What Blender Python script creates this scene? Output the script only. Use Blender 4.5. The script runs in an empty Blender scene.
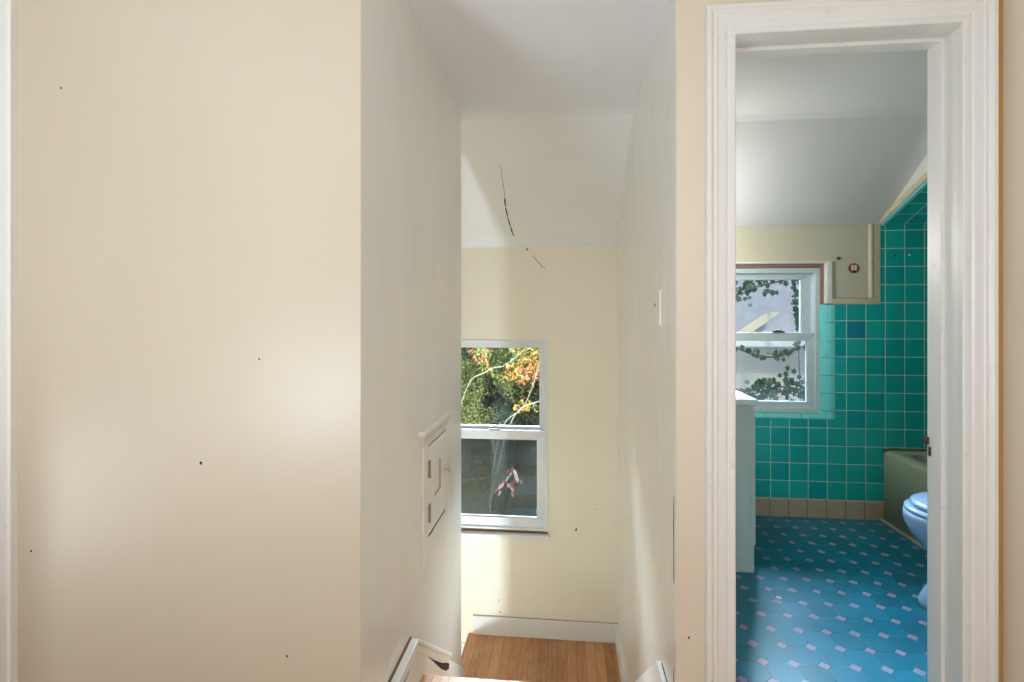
import bpy, bmesh, math, random
from mathutils import Vector, Matrix, noise
random.seed(7)
SC = bpy.context.scene
COL = SC.collection
PI = math.pi

# ------------------------------------------------------------------ camera
cam_d = bpy.data.cameras.new('camera'); cam = bpy.data.objects.new('camera', cam_d); COL.objects.link(cam)
cam_d.sensor_width = 36; cam_d.sensor_fit = 'HORIZONTAL'
cam_d.lens = 525/1024*36
cam_d.shift_y = -27/1024
cam_d.clip_start = 0.02; cam_d.clip_end = 100
cam.location = (0, 0, 1.24)
cam.rotation_euler = (PI/2, 0, math.atan(55/525))
SC.camera = cam

# ------------------------------------------------------------------ world, sun, window daylight, exposure
w = bpy.data.worlds.new('sky'); SC.world = w; w.use_nodes = True
bgn = w.node_tree.nodes['Background']
bgn.inputs[0].default_value = (0.62, 0.80, 1.0, 1); bgn.inputs[1].default_value = 0.7

def lamp(name, kind, loc, energy, col, size=None, sizey=None, direction=None, radius=None):
    d = bpy.data.lights.new(name, kind); d.energy = energy; d.color = col
    if kind == 'AREA':
        d.shape = 'RECTANGLE'; d.size = size; d.size_y = sizey or size
    if radius is not None:
        d.shadow_soft_size = radius
    o = bpy.data.objects.new(name, d); COL.objects.link(o); o.location = loc
    if direction is not None:
        o.rotation_euler = Vector(direction).to_track_quat('-Z', 'Y').to_euler()
    return o
sun = lamp('sun', 'SUN', (0, -6, 9), 1.8, (1.0, 0.93, 0.82), direction=(-0.45, 0.75, -0.85)); sun.data.angle = 0.02
# daylight at the hall window (left wall, behind the camera) and at the doorway of the next room
lamp('hall_window_daylight', 'AREA', (-1.53, -0.62, 0.75), 32, (0.78, 0.90, 1.0), 0.7, 0.6, (0.75, 1.10, 2.2)).data.spread = math.radians(150)
lamp('side_room_daylight', 'AREA', (-2.25, 0.30, 0.42), 3.6, (0.86, 0.94, 1.0), 0.35, 0.6, (1, 0.75, 0.1))
# lamp at the foot of the stairs, unseen fill added behind the camera for hall brightness
lamp('downstairs_lamp', 'POINT', (-0.92, 1.30, -1.02), 92, (0.74, 0.88, 1.0), radius=0.08)
lamp('hall_fill', 'POINT', (0.05, -0.7, 1.35), 40, (0.78, 0.90, 1.0), radius=0.30)
# sky light that enters through the two windows
lamp('stair_window_daylight', 'AREA', (-0.46, 4.35, 1.85), 620, (0.72, 0.87, 1.0), 1.3, 1.0, (0.0, -0.98, -1.35)).data.spread = math.radians(110)
lamp('bath_window_daylight', 'AREA', (1.2, 4.5, 2.25), 105, (0.48, 0.74, 1.0), 1.0, 0.9, (0.0, -1.1, -1.1)).data.spread = math.radians(80)
# added fill light, hidden behind the left door jamb, brightens the bathroom
lamp('bath_fill', 'POINT', (0.60, 2.95, 1.58), 14, (0.98, 0.985, 1.0), radius=0.12)

SC.view_settings.view_transform = 'Standard'; SC.view_settings.look = 'None'
SC.view_settings.gamma = 1; SC.view_settings.use_curve_mapping = False
SC.view_settings.exposure = 0.36
SC.cycles.max_bounces = 10; SC.cycles.diffuse_bounces = 7
SC.cycles.caustics_reflective = False; SC.cycles.caustics_refractive = False
SC.cycles.sample_clamp_indirect = 4.0

# ------------------------------------------------------------------ helpers
def lin(r, g, b):
    f = lambda v: (v/255/12.92) if v/255 <= .04045 else ((v/255+.055)/1.055)**2.4
    return (f(r), f(g), f(b), 1)
def nmat(name):
    m = bpy.data.materials.new(name); m.use_nodes = True
    nt = m.node_tree; return m, nt, nt.nodes['Principled BSDF']
def add(nt, t, **kw):
    n = nt.nodes.new(t)
    for k, v in kw.items(): setattr(n, k, v)
    return n
def math_n(nt, op, a, b=None, c=None):
    n = nt.nodes.new('ShaderNodeMath'); n.operation = op
    for i, v in enumerate((a, b, c)):
        if v is None: continue
        if isinstance(v, (int, float)): n.inputs[i].default_value = v
        else: nt.links.new(v, n.inputs[i])
    return n.outputs[0]
def mixc(nt, fac, a, b):
    n = nt.nodes.new('ShaderNodeMix'); n.data_type = 'RGBA'
    if isinstance(fac, (int, float)): n.inputs[0].default_value = fac
    else: nt.links.new(fac, n.inputs[0])
    for i, v in ((6, a), (7, b)):
        if isinstance(v, tuple): n.inputs[i].default_value = v
        else: nt.links.new(v, n.inputs[i])
    return n.outputs[2]
def noise_n(nt, vec, scale, detail=3, rough=.5):
    n = nt.nodes.new('ShaderNodeTexNoise'); n.inputs['Scale'].default_value = scale
    n.inputs['Detail'].default_value = detail; n.inputs['Roughness'].default_value = rough
    nt.links.new(vec, n.inputs['Vector']); return n.outputs[0]
def coords(nt, scale=(1, 1, 1)):
    g = nt.nodes.new('ShaderNodeNewGeometry'); m = nt.nodes.new('ShaderNodeMapping')
    m.inputs['Scale'].default_value = scale
    nt.links.new(g.outputs['Position'], m.inputs['Vector']); return m.outputs[0]
def ramp(nt, fac, stops):
    n = nt.nodes.new('ShaderNodeValToRGB'); nt.links.new(fac, n.inputs[0])
    e = n.color_ramp.elements
    while len(e) > 1: e.remove(e[-1])
    e[0].position = stops[0][0]; e[0].color = stops[0][1]
    for p, c in stops[1:]:
        x = e.new(p); x.color = c
    return n.outputs[0]
def bump(nt, b, h, strength, dist):
    n = nt.nodes.new('ShaderNodeBump'); n.inputs['Strength'].default_value = strength; n.inputs['Distance'].default_value = dist
    nt.links.new(h, n.inputs['Height']); nt.links.new(n.outputs[0], b.inputs['Normal'])
def paint(name, col, rough=.35, var=.06, bscale=9, bstr=.25, bdist=.004, spec=.5, stretch=(1, 1, .35), dirt=0):
    m, nt, b = nmat(name)
    v = coords(nt, stretch); v1 = coords(nt)
    c2 = tuple(x*(1-var) for x in col[:3]) + (1,)
    c1 = tuple(min(1, x*(1+var*.5)) for x in col[:3]) + (1,)
    n = noise_n(nt, v, 3.0, 4)
    c = mixc(nt, n, c1, c2)
    if dirt:
        d = ramp(nt, noise_n(nt, v1, 23, 5, .65), [(.62, (0, 0, 0, 1)), (.74, (1, 1, 1, 1))])
        c = mixc(nt, math_n(nt, 'MULTIPLY', d, dirt), c, (col[0]*.45, col[1]*.4, col[2]*.33, 1))
    nt.links.new(c, b.inputs['Base Color'])
    b.inputs['Roughness'].default_value = rough; b.inputs['Specular IOR Level'].default_value = spec
    h1 = noise_n(nt, v, bscale, 2); h2 = noise_n(nt, v1, 140, 2)
    h = math_n(nt, 'ADD', h1, math_n(nt, 'MULTIPLY', h2, .05))
    bump(nt, b, h, bstr, bdist)
    return m
def plain(name, col, rough=.5, metal=0, spec=.5, coat=0):
    m, nt, b = nmat(name)
    n = noise_n(nt, coords(nt), 18, 3)
    c = mixc(nt, n, tuple(min(1, x*1.05) for x in col[:3])+(1,), tuple(x*.9 for x in col[:3])+(1,))
    nt.links.new(c, b.inputs['Base Color'])
    b.inputs['Roughness'].default_value = rough; b.inputs['Metallic'].default_value = metal
    b.inputs['Specular IOR Level'].default_value = spec; b.inputs['Coat Weight'].default_value = coat
    return m

M = {}
M['cream'] = paint('cream_gloss_paint', lin(200, 187, 165), .36, bstr=.30, bdist=.006, bscale=6)
M['cream_stair'] = paint('cream_stair_paint', lin(234, 233, 227), .22, bstr=.5, bdist=.010, bscale=4.5, spec=1.0, stretch=(1, 1, .6))
M['cream_stair'].node_tree.nodes['Principled BSDF'].inputs['IOR'].default_value = 1.75
M['far'] = paint('cream_end_wall_paint', lin(240, 233, 214), .42, bstr=.2)
M['tan'] = paint('tan_hall_paint', lin(222, 208, 188), .42, bstr=.15)
M['ochre'] = paint('ochre_shaded_wall', lin(196, 150, 90), .5)
M['ceil'] = paint('ceiling_paint', lin(236, 239, 244), .65, bstr=.35, bdist=.006, bscale=5, stretch=(1, 1, 1))
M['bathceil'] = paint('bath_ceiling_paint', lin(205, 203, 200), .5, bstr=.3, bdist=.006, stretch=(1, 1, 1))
M['bathwall'] = paint('bath_wall_paint', lin(200, 194, 172), .5, bstr=.3)
M['trim'] = paint('white_trim_paint', lin(230, 227, 222), .32, bscale=20, bstr=.2, bdist=.002, dirt=.25)
M['trimold'] = paint('worn_white_trim_paint', lin(222, 222, 216), .35, bscale=20, bstr=.25, bdist=.003, dirt=.5)
M['skirt'] = paint('skirting_paint', lin(232, 232, 230), .35, dirt=.15)
M['vinyl'] = plain('window_vinyl', lin(228, 232, 234), .35)
M['vinyl_bath'] = plain('bath_window_vinyl', lin(200, 210, 212), .4)
M['dark'] = plain('dark_gap', lin(38, 32, 26), .9)
M['brownwood'] = plain('bare_brown_wood', lin(150, 112, 92), .7)
M['creamtile'] = plain('cream_ceramic', lin(205, 190, 160), .3)
M['tealbull'] = plain('teal_bullnose_ceramic', lin(112, 206, 202), .12)
M['porcelain'] = plain('pale_blue_porcelain', lin(160, 190, 224), .22)
M['tub'] = plain('old_enamel', lin(168, 168, 140), .35)
M['vanity'] = plain('vanity_paint', lin(196, 206, 200), .4)
M['counter'] = plain('white_counter', lin(225, 230, 236), .25)
M['metal'] = plain('aged_metal', lin(150, 145, 135), .35, metal=.9)
M['rust'] = plain('rusty_metal', lin(98, 62, 48), .7, metal=.3)
M['red'] = plain('sticker_red', lin(176, 70, 72), .5)
M['white'] = plain('sticker_white', lin(225, 225, 220), .5)
M['black'] = plain('black_print', lin(34, 30, 30), .5)
M['caulk'] = plain('brown_gap', lin(120, 88, 58), .8)
M['hingebrown'] = plain('tarnished_hinge_and_shade', lin(172, 154, 132), .5)
M['bark'] = plain('pale_bark', lin(112, 110, 92), .8)
M['darkbark'] = plain('dark_bark', lin(52, 42, 34), .8)
M['ivy'] = plain('ivy_leaf', lin(26, 52, 34), .5)
M['soil'] = plain('soil', lin(70, 66, 48), .9)
M['roof'] = plain('dark_shingle', lin(90, 88, 86), .9)

def glass_mat(name, tint, refl):
    m = bpy.data.materials.new(name); m.use_nodes = True; nt = m.node_tree; nt.nodes.clear()
    o = nt.nodes.new('ShaderNodeOutputMaterial'); t = nt.nodes.new('ShaderNodeBsdfTransparent'); t.inputs[0].default_value = tint
    g = nt.nodes.new('ShaderNodeBsdfGlossy'); g.inputs['Roughness'].default_value = .03
    f = nt.nodes.new('ShaderNodeFresnel'); f.inputs[0].default_value = 1.45
    mx = nt.nodes.new('ShaderNodeMixShader')
    fac = math_n(nt, 'MULTIPLY', f.outputs[0], refl)
    nt.links.new(fac, mx.inputs[0]); nt.links.new(t.outputs[0], mx.inputs[1]); nt.links.new(g.outputs[0], mx.inputs[2])
    nt.links.new(mx.outputs[0], o.inputs[0]); return m
M['glass'] = glass_mat('window_glass', (.97, .98, .98, 1), 1.0)
def screen_mat(name, col, op):
    m = bpy.data.materials.new(name); m.use_nodes = True; nt = m.node_tree; nt.nodes.clear()
    o = nt.nodes.new('ShaderNodeOutputMaterial'); t = nt.nodes.new('ShaderNodeBsdfTransparent')
    d = nt.nodes.new('ShaderNodeBsdfDiffuse'); d.inputs[0].default_value = col
    mx = nt.nodes.new('ShaderNodeMixShader')
    n = noise_n(nt, coords(nt), 8, 3)
    fac = math_n(nt, 'ADD', math_n(nt, 'MULTIPLY', n, .12), op-.06)
    nt.links.new(fac, mx.inputs[0]); nt.links.new(t.outputs[0], mx.inputs[1]); nt.links.new(d.outputs[0], mx.inputs[2])
    nt.links.new(mx.outputs[0], o.inputs[0]); return m
M['screen'] = screen_mat('insect_screen_mesh', lin(50, 62, 62), .52)
M['screen_bath'] = screen_mat('bath_screen_mesh', lin(120, 122, 120), .12)

def wood_mat():
    m, nt, b = nmat('oak_strip_floor')
    g = nt.nodes.new('ShaderNodeNewGeometry'); sx = nt.nodes.new('ShaderNodeSeparateXYZ'); nt.links.new(g.outputs['Position'], sx.inputs[0])
    u = math_n(nt, 'DIVIDE', sx.outputs[0], .057); fl = math_n(nt, 'FLOOR', u); fr = math_n(nt, 'FRACT', u)
    wn = nt.nodes.new('ShaderNodeTexWhiteNoise'); wn.noise_dimensions = '1D'; nt.links.new(fl, wn.inputs['W'])
    vec = coords(nt, (22, 1.6, 4))
    gr = noise_n(nt, vec, 4, 6, .65)
    base = ramp(nt, math_n(nt, 'ADD', math_n(nt, 'MULTIPLY', gr, .75), math_n(nt, 'MULTIPLY', wn.outputs[0], .3)),
                [(.25, lin(128, 84, 48)), (.5, lin(172, 118, 72)), (.8, lin(198, 148, 100))])
    edge = math_n(nt, 'LESS_THAN', math_n(nt, 'ABSOLUTE', math_n(nt, 'SUBTRACT', fr, .5)), .478)
    wear = ramp(nt, noise_n(nt, coords(nt), 7, 5, .7), [(.45, (0, 0, 0, 1)), (.7, (1, 1, 1, 1))])
    c = mixc(nt, math_n(nt, 'MULTIPLY', wear, .4), base, lin(192, 154, 120))
    c = mixc(nt, edge, lin(122, 80, 46), c)
    nt.links.new(c, b.inputs['Base Color']); b.inputs['Roughness'].default_value = .42
    bump(nt, b, gr, .12, .002); return m
M['wood'] = wood_mat()

def walltile_mat():
    m, nt, b = nmat('teal_wall_tile')
    g = nt.nodes.new('ShaderNodeNewGeometry'); s = nt.nodes.new('ShaderNodeSeparateXYZ'); nt.links.new(g.outputs['Position'], s.inputs[0])
    nrm = nt.nodes.new('ShaderNodeSeparateXYZ'); nt.links.new(g.outputs['True Normal'], nrm.inputs[0])
    # on walls facing +-X the joints run along Y, elsewhere along X; on the sloped soffit the second axis is Y
    isx = math_n(nt, 'GREATER_THAN', math_n(nt, 'ABSOLUTE', nrm.outputs[0]), .7)
    isz = math_n(nt, 'GREATER_THAN', math_n(nt, 'ABSOLUTE', nrm.outputs[2]), .5)
    mixf = lambda f, a, c: math_n(nt, 'ADD', math_n(nt, 'MULTIPLY', a, math_n(nt, 'SUBTRACT', 1, f)), math_n(nt, 'MULTIPLY', c, f))
    hx = mixf(isx, math_n(nt, 'SUBTRACT', s.outputs[0], 1.243), s.outputs[1])
    vz = mixf(isz, math_n(nt, 'SUBTRACT', s.outputs[2], .113), math_n(nt, 'MULTIPLY', math_n(nt, 'SUBTRACT', 3.37, s.outputs[1]), 1.07))
    u = math_n(nt, 'DIVIDE', hx, .1096); v = math_n(nt, 'DIVIDE', vz, .1086)
    fu = math_n(nt, 'ABSOLUTE', math_n(nt, 'SUBTRACT', math_n(nt, 'FRACT', u), .5)); fv = math_n(nt, 'ABSOLUTE', math_n(nt, 'SUBTRACT', math_n(nt, 'FRACT', v), .5))
    mx = math_n(nt, 'MAXIMUM', fu, fv)
    grout = math_n(nt, 'GREATER_THAN', mx, .479)
    cmb = nt.nodes.new('ShaderNodeCombineXYZ'); nt.links.new(math_n(nt, 'FLOOR', u), cmb.inputs[0]); nt.links.new(math_n(nt, 'FLOOR', v), cmb.inputs[1])
    wn = nt.nodes.new('ShaderNodeTexWhiteNoise'); wn.noise_dimensions = '2D'; nt.links.new(cmb.outputs[0], wn.inputs['Vector'])
    c = ramp(nt, wn.outputs[0], [(0, lin(16, 160, 156)), (.5, lin(24, 172, 164)), (1, lin(34, 180, 172))])
    # the one odd bluer replacement tile
    odd = math_n(nt, 'MULTIPLY', math_n(nt, 'COMPARE', math_n(nt, 'FLOOR', u), 4, .1), math_n(nt, 'COMPARE', math_n(nt, 'FLOOR', v), 9, .1))
    odd = math_n(nt, 'MULTIPLY', odd, math_n(nt, 'LESS_THAN', math_n(nt, 'ABSOLUTE', nrm.outputs[2]), .5))
    c = mixc(nt, odd, c, lin(24, 134, 158))
    c = mixc(nt, grout, c, lin(176, 216, 204))
    nt.links.new(c, b.inputs['Base Color'])
    r = math_n(nt, 'ADD', math_n(nt, 'MULTIPLY', grout, .5), .16); nt.links.new(r, b.inputs['Roughness'])
    hm = nt.nodes.new('ShaderNodeMapRange'); hm.inputs[1].default_value = .46; hm.inputs[2].default_value = .49; hm.inputs[3].default_value = 1; hm.inputs[4].default_value = 0
    nt.links.new(mx, hm.inputs[0])
    h = math_n(nt, 'ADD', hm.outputs[0], math_n(nt, 'MULTIPLY', wn.outputs[0], .0))
    bump(nt, b, h, .5, .002); return m
M['walltile'] = walltile_mat()
def basetile_mat():
    m, nt, b = nmat('cream_base_tile')
    g = nt.nodes.new('ShaderNodeNewGeometry'); s = nt.nodes.new('ShaderNodeSeparateXYZ'); nt.links.new(g.outputs['Position'], s.inputs[0])
    u = math_n(nt, 'DIVIDE', math_n(nt, 'SUBTRACT', s.outputs[0], 1.235), .1096)
    f = math_n(nt, 'ABSOLUTE', math_n(nt, 'SUBTRACT', math_n(nt, 'FRACT', u), .5))
    n = noise_n(nt, coords(nt), 30, 4)
    c = mixc(nt, n, lin(196, 176, 146), lin(170, 148, 118))
    c = mixc(nt, math_n(nt, 'GREATER_THAN', f, .482), c, lin(110, 92, 70))
    nt.links.new(c, b.inputs['Base Color']); b.inputs['Roughness'].default_value = .35; return m
M['basetile'] = basetile_mat()
def floortile_mat():
    m, nt, b = nmat('octagon_and_dot_floor_tile')
    g = nt.nodes.new('ShaderNodeNewGeometry'); s = nt.nodes.new('ShaderNodeSeparateXYZ'); nt.links.new(g.outputs['Position'], s.inputs[0])
    P = .1039
    u = math_n(nt, 'ADD', math_n(nt, 'DIVIDE', math_n(nt, 'SUBTRACT', s.outputs[0], .6953), P), .5)
    v = math_n(nt, 'ADD', math_n(nt, 'DIVIDE', math_n(nt, 'SUBTRACT', s.outputs[1], 1.9561), P), .5)
    a = math_n(nt, 'ABSOLUTE', math_n(nt, 'SUBTRACT', math_n(nt, 'FRACT', u), .5)); bb = math_n(nt, 'ABSOLUTE', math_n(nt, 'SUBTRACT', math_n(nt, 'FRACT', v), .5))
    sm = math_n(nt, 'ADD', a, bb)
    dot = math_n(nt, 'LESS_THAN', sm, .205)
    ring = math_n(nt, 'LESS_THAN', math_n(nt, 'ABSOLUTE', math_n(nt, 'SUBTRACT', sm, .222)), .019)
    ln = math_n(nt, 'MULTIPLY', math_n(nt, 'LESS_THAN', math_n(nt, 'MINIMUM', a, bb), .013), math_n(nt, 'GREATER_THAN', sm, .22))
    grout = math_n(nt, 'MAXIMUM', ring, ln)
    cmb = nt.nodes.new('ShaderNodeCombineXYZ')
    nt.links.new(math_n(nt, 'FLOOR', math_n(nt, 'ADD', u, .5)), cmb.inputs[0]); nt.links.new(math_n(nt, 'FLOOR', math_n(nt, 'ADD', v, .5)), cmb.inputs[1])
    wn = nt.nodes.new('ShaderNodeTexWhiteNoise'); wn.noise_dimensions = '2D'; nt.links.new(cmb.outputs[0], wn.inputs['Vector'])
    c = ramp(nt, wn.outputs[0], [(0, lin(3, 100, 120)), (.5, lin(5, 110, 136)), (1, lin(9, 118, 148))])
    gn = noise_n(nt, coords(nt), 5, 4)
    c = mixc(nt, math_n(nt, 'MULTIPLY', gn, .3), c, lin(8, 96, 100))
    c = mixc(nt, dot, c, lin(150, 130, 156))
    gcol = mixc(nt, ramp(nt, noise_n(nt, coords(nt), 9, 2), [(.4, (0, 0, 0, 1)), (.6, (1, 1, 1, 1))]), lin(4, 40, 60), lin(60, 130, 145))
    c = mixc(nt, grout, c, gcol)
    nt.links.new(c, b.inputs['Base Color'])
    nt.links.new(math_n(nt, 'ADD', math_n(nt, 'MULTIPLY', noise_n(nt, coords(nt), 12, 3), .16), .27), b.inputs['Roughness'])
    bump(nt, b, math_n(nt, 'SUBTRACT', 1, grout), .3, .001); return m
M['floortile'] = floortile_mat()
def leaf_mat(name, stops):
    m, nt, b = nmat(name)
    v = coords(nt)
    n = noise_n(nt, v, 26, 4, .75); n2 = noise_n(nt, v, 1.6, 2)
    f = math_n(nt, 'ADD', math_n(nt, 'MULTIPLY', n, .75), math_n(nt, 'MULTIPLY', n2, .35))
    nt.links.new(ramp(nt, f, stops), b.inputs['Base Color']); b.inputs['Roughness'].default_value = .55
    return m
M['leafgreen'] = leaf_mat('green_leaf', [(.35, lin(24, 44, 28)), (.5, lin(70, 92, 48)), (.62, lin(124, 132, 66)), (.75, lin(220, 212, 160))])
M['leafdark'] = leaf_mat('dark_green_leaf', [(.3, lin(16, 34, 26)), (.55, lin(34, 62, 44)), (.75, lin(84, 104, 70))])
M['leafgold'] = leaf_mat('gold_leaf', [(.35, lin(96, 96, 44)), (.5, lin(172, 140, 62)), (.62, lin(190, 120, 60)), (.75, lin(232, 212, 150))])
M['leafred'] = leaf_mat('red_leaf', [(.35, lin(110, 46, 36)), (.52, lin(166, 80, 58)), (.66, lin(214, 164, 120)), (.75, lin(236, 214, 180))])
def stucco_mat():
    m, nt, b = nmat('neighbour_wall_stucco')
    n = noise_n(nt, coords(nt), 6, 5, .7)
    nt.links.new(mixc(nt, n, lin(206, 200, 196), lin(170, 166, 166)), b.inputs['Base Color'])
    b.inputs['Roughness'].default_value = .9; bump(nt, b, n, .3, .01); return m
M['stucco'] = stucco_mat()
def shingle_mat():
    m, nt, b = nmat('neighbour_roof_shingles')
    g = coords(nt); br = nt.nodes.new('ShaderNodeTexBrick'); nt.links.new(g, br.inputs['Vector'])
    br.inputs['Color1'].default_value = lin(178, 178, 190); br.inputs['Color2'].default_value = lin(170, 171, 184); br.inputs['Mortar'].default_value = lin(160, 161, 172)
    br.inputs['Scale'].default_value = 3
    nt.links.new(mixc(nt, noise_n(nt, g, 5, 4, .7), lin(176, 178, 192), lin(128, 130, 142)), b.inputs['Base Color']); b.inputs['Roughness'].default_value = .9; return m
M['shingle'] = shingle_mat()

def link(name, me, mats, parent=None, smooth=False):
    o = bpy.data.objects.new(name, me); COL.objects.link(o)
    for m in (mats if isinstance(mats, (list, tuple)) else [mats]): me.materials.append(m)
    if parent: o.parent = parent; o.matrix_parent_inverse = parent.matrix_world.inverted() if False else Matrix()
    if smooth:
        for p in me.polygons: p.use_smooth = True
    return o
class MB:
    def __init__(s): s.v = []; s.f = []; s.mi = []; s.cur = 0
    def face(s, idx): s.f.append(idx); s.mi.append(s.cur)
    def poly(s, pts):
        b = len(s.v); s.v += [tuple(p) for p in pts]; s.face(list(range(b, b+len(pts)))); return s
    def box(s, x0, x1, y0, y1, z0, z1):
        b = len(s.v)
        s.v += [(x0,y0,z0),(x1,y0,z0),(x1,y1,z0),(x0,y1,z0),(x0,y0,z1),(x1,y0,z1),(x1,y1,z1),(x0,y1,z1)]
        for q in ((0,3,2,1),(4,5,6,7),(0,1,5,4),(1,2,6,5),(2,3,7,6),(3,0,4,7)): s.face([b+i for i in q])
        return s
    def prism(s, pts, axis, a0, a1):
        # pts 2D polygon in the plane across `axis`; extruded a0..a1 along it
        def P(p, a): return (a, p[0], p[1]) if axis == 'x' else ((p[0], a, p[1]) if axis == 'y' else (p[0], p[1], a))
        b = len(s.v); n = len(pts)
        s.v += [P(p, a0) for p in pts] + [P(p, a1) for p in pts]
        s.face([b+i for i in range(n)][::-1]); s.face([b+n+i for i in range(n)])
        for i in range(n): s.face([b+i, b+(i+1) % n, b+n+(i+1) % n, b+n+i])
        return s
    def wall_y(s, x0, x1, z0, z1, y0, y1, hole=None):
        if not hole: return s.box(x0, x1, y0, y1, z0, z1)
        a, c, d, e = hole
        s.box(x0, a, y0, y1, z0, z1); s.box(c, x1, y0, y1, z0, z1)
        if d > z0: s.box(a, c, y0, y1, z0, d)
        if e < z1: s.box(a, c, y0, y1, e, z1)
        return s
    def wall_x(s, y0, y1, z0, z1, x0, x1, holes=()):
        y = y0
        for a, c, d, e in holes:
            s.box(x0, x1, y, a, z0, z1)
            if d > z0: s.box(x0, x1, a, c, z0, d)
            if e < z1: s.box(x0, x1, a, c, e, z1)
            y = c
        s.box(x0, x1, y, y1, z0, z1); return s
    def tube(s, pts, rad, n=8, cap=True):
        pts = [Vector(p) for p in pts]; R = rad if isinstance(rad, (list, tuple)) else [rad]*len(pts)
        b = len(s.v); prev = None
        for i, p in enumerate(pts):
            t = (pts[min(i+1, len(pts)-1)] - pts[max(i-1, 0)]).normalized()
            a = prev if prev else (Vector((0, 0, 1)) if abs(t.z) < .9 else Vector((1, 0, 0)))
            u = t.cross(a).normalized(); w_ = t.cross(u).normalized(); prev = u.cross(t).normalized()
            for k in range(n):
                q = p + (u*math.cos(2*PI*k/n) + w_*math.sin(2*PI*k/n))*R[i]; s.v.append(tuple(q))
        for i in range(len(pts)-1):
            for k in range(n):
                s.face([b+i*n+k, b+i*n+(k+1) % n, b+(i+1)*n+(k+1) % n, b+(i+1)*n+k])
        if cap: s.face([b+k for k in range(n)][::-1]); s.face([b+(len(pts)-1)*n+k for k in range(n)])
        return s
    def loft(s, rings, cap0=True, cap1=True):
        b = len(s.v); n = len(rings[0])
        for r in rings: s.v += [tuple(p) for p in r]
        for i in range(len(rings)-1):
            for k in range(n): s.face([b+i*n+k, b+i*n+(k+1) % n, b+(i+1)*n+(k+1) % n, b+(i+1)*n+k])
        if cap0: s.face([b+k for k in range(n)][::-1])
        if cap1: s.face([b+(len(rings)-1)*n+k for k in range(n)])
        return s
    def build(s, name, mats, parent=None, smooth=False, bevel=0, recalc=True, kind=None, seg=2):
        me = bpy.data.meshes.new(name); me.from_pydata(s.v, [], s.f)
        for p, i in zip(me.polygons, s.mi): p.material_index = i
        if recalc:
            bm = bmesh.new(); bm.from_mesh(me); bmesh.ops.recalc_face_normals(bm, faces=bm.faces); bm.to_mesh(me); bm.free()
        o = link(name, me, mats, parent, smooth)
        if bevel:
            md = o.modifiers.new('bevel', 'BEVEL'); md.width = bevel; md.segments = seg; md.limit_method = 'ANGLE'; md.angle_limit = .6
        if kind: o['kind'] = kind
        return o
def empty(name, loc=(0, 0, 0)):
    o = bpy.data.objects.new(name, None); COL.objects.link(o); o.location = loc; o.empty_display_size = .1; return o
def tag(o, label, cat, group=None, kind=None):
    o['label'] = label; o['category'] = cat
    if group: o['group'] = group
    if kind: o['kind'] = kind
    return o
def root_at(name, loc):
    o = empty(name, loc); o.matrix_world = Matrix.Translation(loc); return o
def shift(mb, loc):
    mb.v = [(a-loc[0], b-loc[1], c-loc[2]) for a, b, c in mb.v]; return mb
def smoothpath(pts, n=6):
    pts = [Vector(p) for p in pts]; out = []
    for i in range(len(pts)-1):
        p0 = pts[max(i-1, 0)]; p1 = pts[i]; p2 = pts[i+1]; p3 = pts[min(i+2, len(pts)-1)]
        for k in range(n):
            t = k/n
            out.append(.5*((2*p1)+(p2-p0)*t+(2*p0-5*p1+4*p2-p3)*t*t+(3*p1-p0-3*p2+p3)*t**3))
    out.append(pts[-1]); return out

# ------------------------------------------------------------------ dimensions (metres; hall floor z = 0)
XL = -.508      # face of the wall left of the stairs
YL = 1.255      # hall wall left of the stairs
XR = .316       # face of the wall right of the stairs
XB = .43        # bathroom side of that wall
YD = 1.57       # wall with the bathroom doorway
YF = 3.37       # outer wall, inside face
ZC = 2.23       # ceiling
XH = -1.60      # hall left wall
XW = 1.187      # hall right wall

# ------------------------------------------------------------------ floors
MB().box(XH-.1, XW+.1, -2.3, YL+.1, -.24, 0).box(XL-.02, XR+.02, YL+.1, 1.742, -.24, -.0).build('floor', M['wood'], kind='structure')
MB().box(XR+.02, XW, YL+.1, YD+.02, -.24, 0).build('floor_doorway', M['wood'], kind='structure')
MB().box(XB-.05, 3.5, YD+.02, YF+.1, -.24, 0).build('floor_bathroom', M['floortile'], kind='structure')
# staircase: four risers down to a landing, then on to the left
def nosing(mb, y, z, x0, x1):
    pts = [(y+.03, z-.024), (y+.03, z)] + [(y-.006+.012*math.sin(a)*-1, z-.012+.012*math.cos(a)) for a in [PI*k/8 for k in range(9)]] 
    return mb.prism([(y+.25, z), (y, z), (y-.008, z-.004), (y-.012, z-.012), (y-.008, z-.020), (y, z-.024), (y+.25, z-.024)], 'x', x0, x1)
st = root_at('staircase', (0, 1.72, -.835)); st['kind'] = 'structure'
RZ = .835/4
# top nosing at the hall floor
def tread(y, z, back):
    m = MB().prism([(y-back, z), (y+.018, z), (y+.026, z-.004), (y+.030, z-.012), (y+.026, z-.020), (y+.018, z-.024), (y-back, z-.024)], 'x', XL+.004, XR-.004)
    return m
for k in range(0, 4):
    y = 1.745+.25*k; z = -RZ*k
    if k == 0:
        shift(tread(y, z+.0005, .05), st.location).build('nosing', M['wood'], st)
    else:
        shift(tread(y, z, .26), st.location).build('tread', M['wood'], st)
    shift(MB().box(XL+.004, XR-.004, y-.01, y+.004, z-RZ, z-.024), st.location).build('riser', M['trimold'], st)
MB().box(-.612, XR+.02, 2.46, YF+.02, -.99, -.835).prism([(-.612, -.859), (-.612, -.835), (-.63, -.835), (-.638, -.839), (-.642, -.847), (-.638, -.855), (-.63, -.859)], 'y', 2.5, YF).build('floor_landing', M['wood'], kind='structure')
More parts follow.
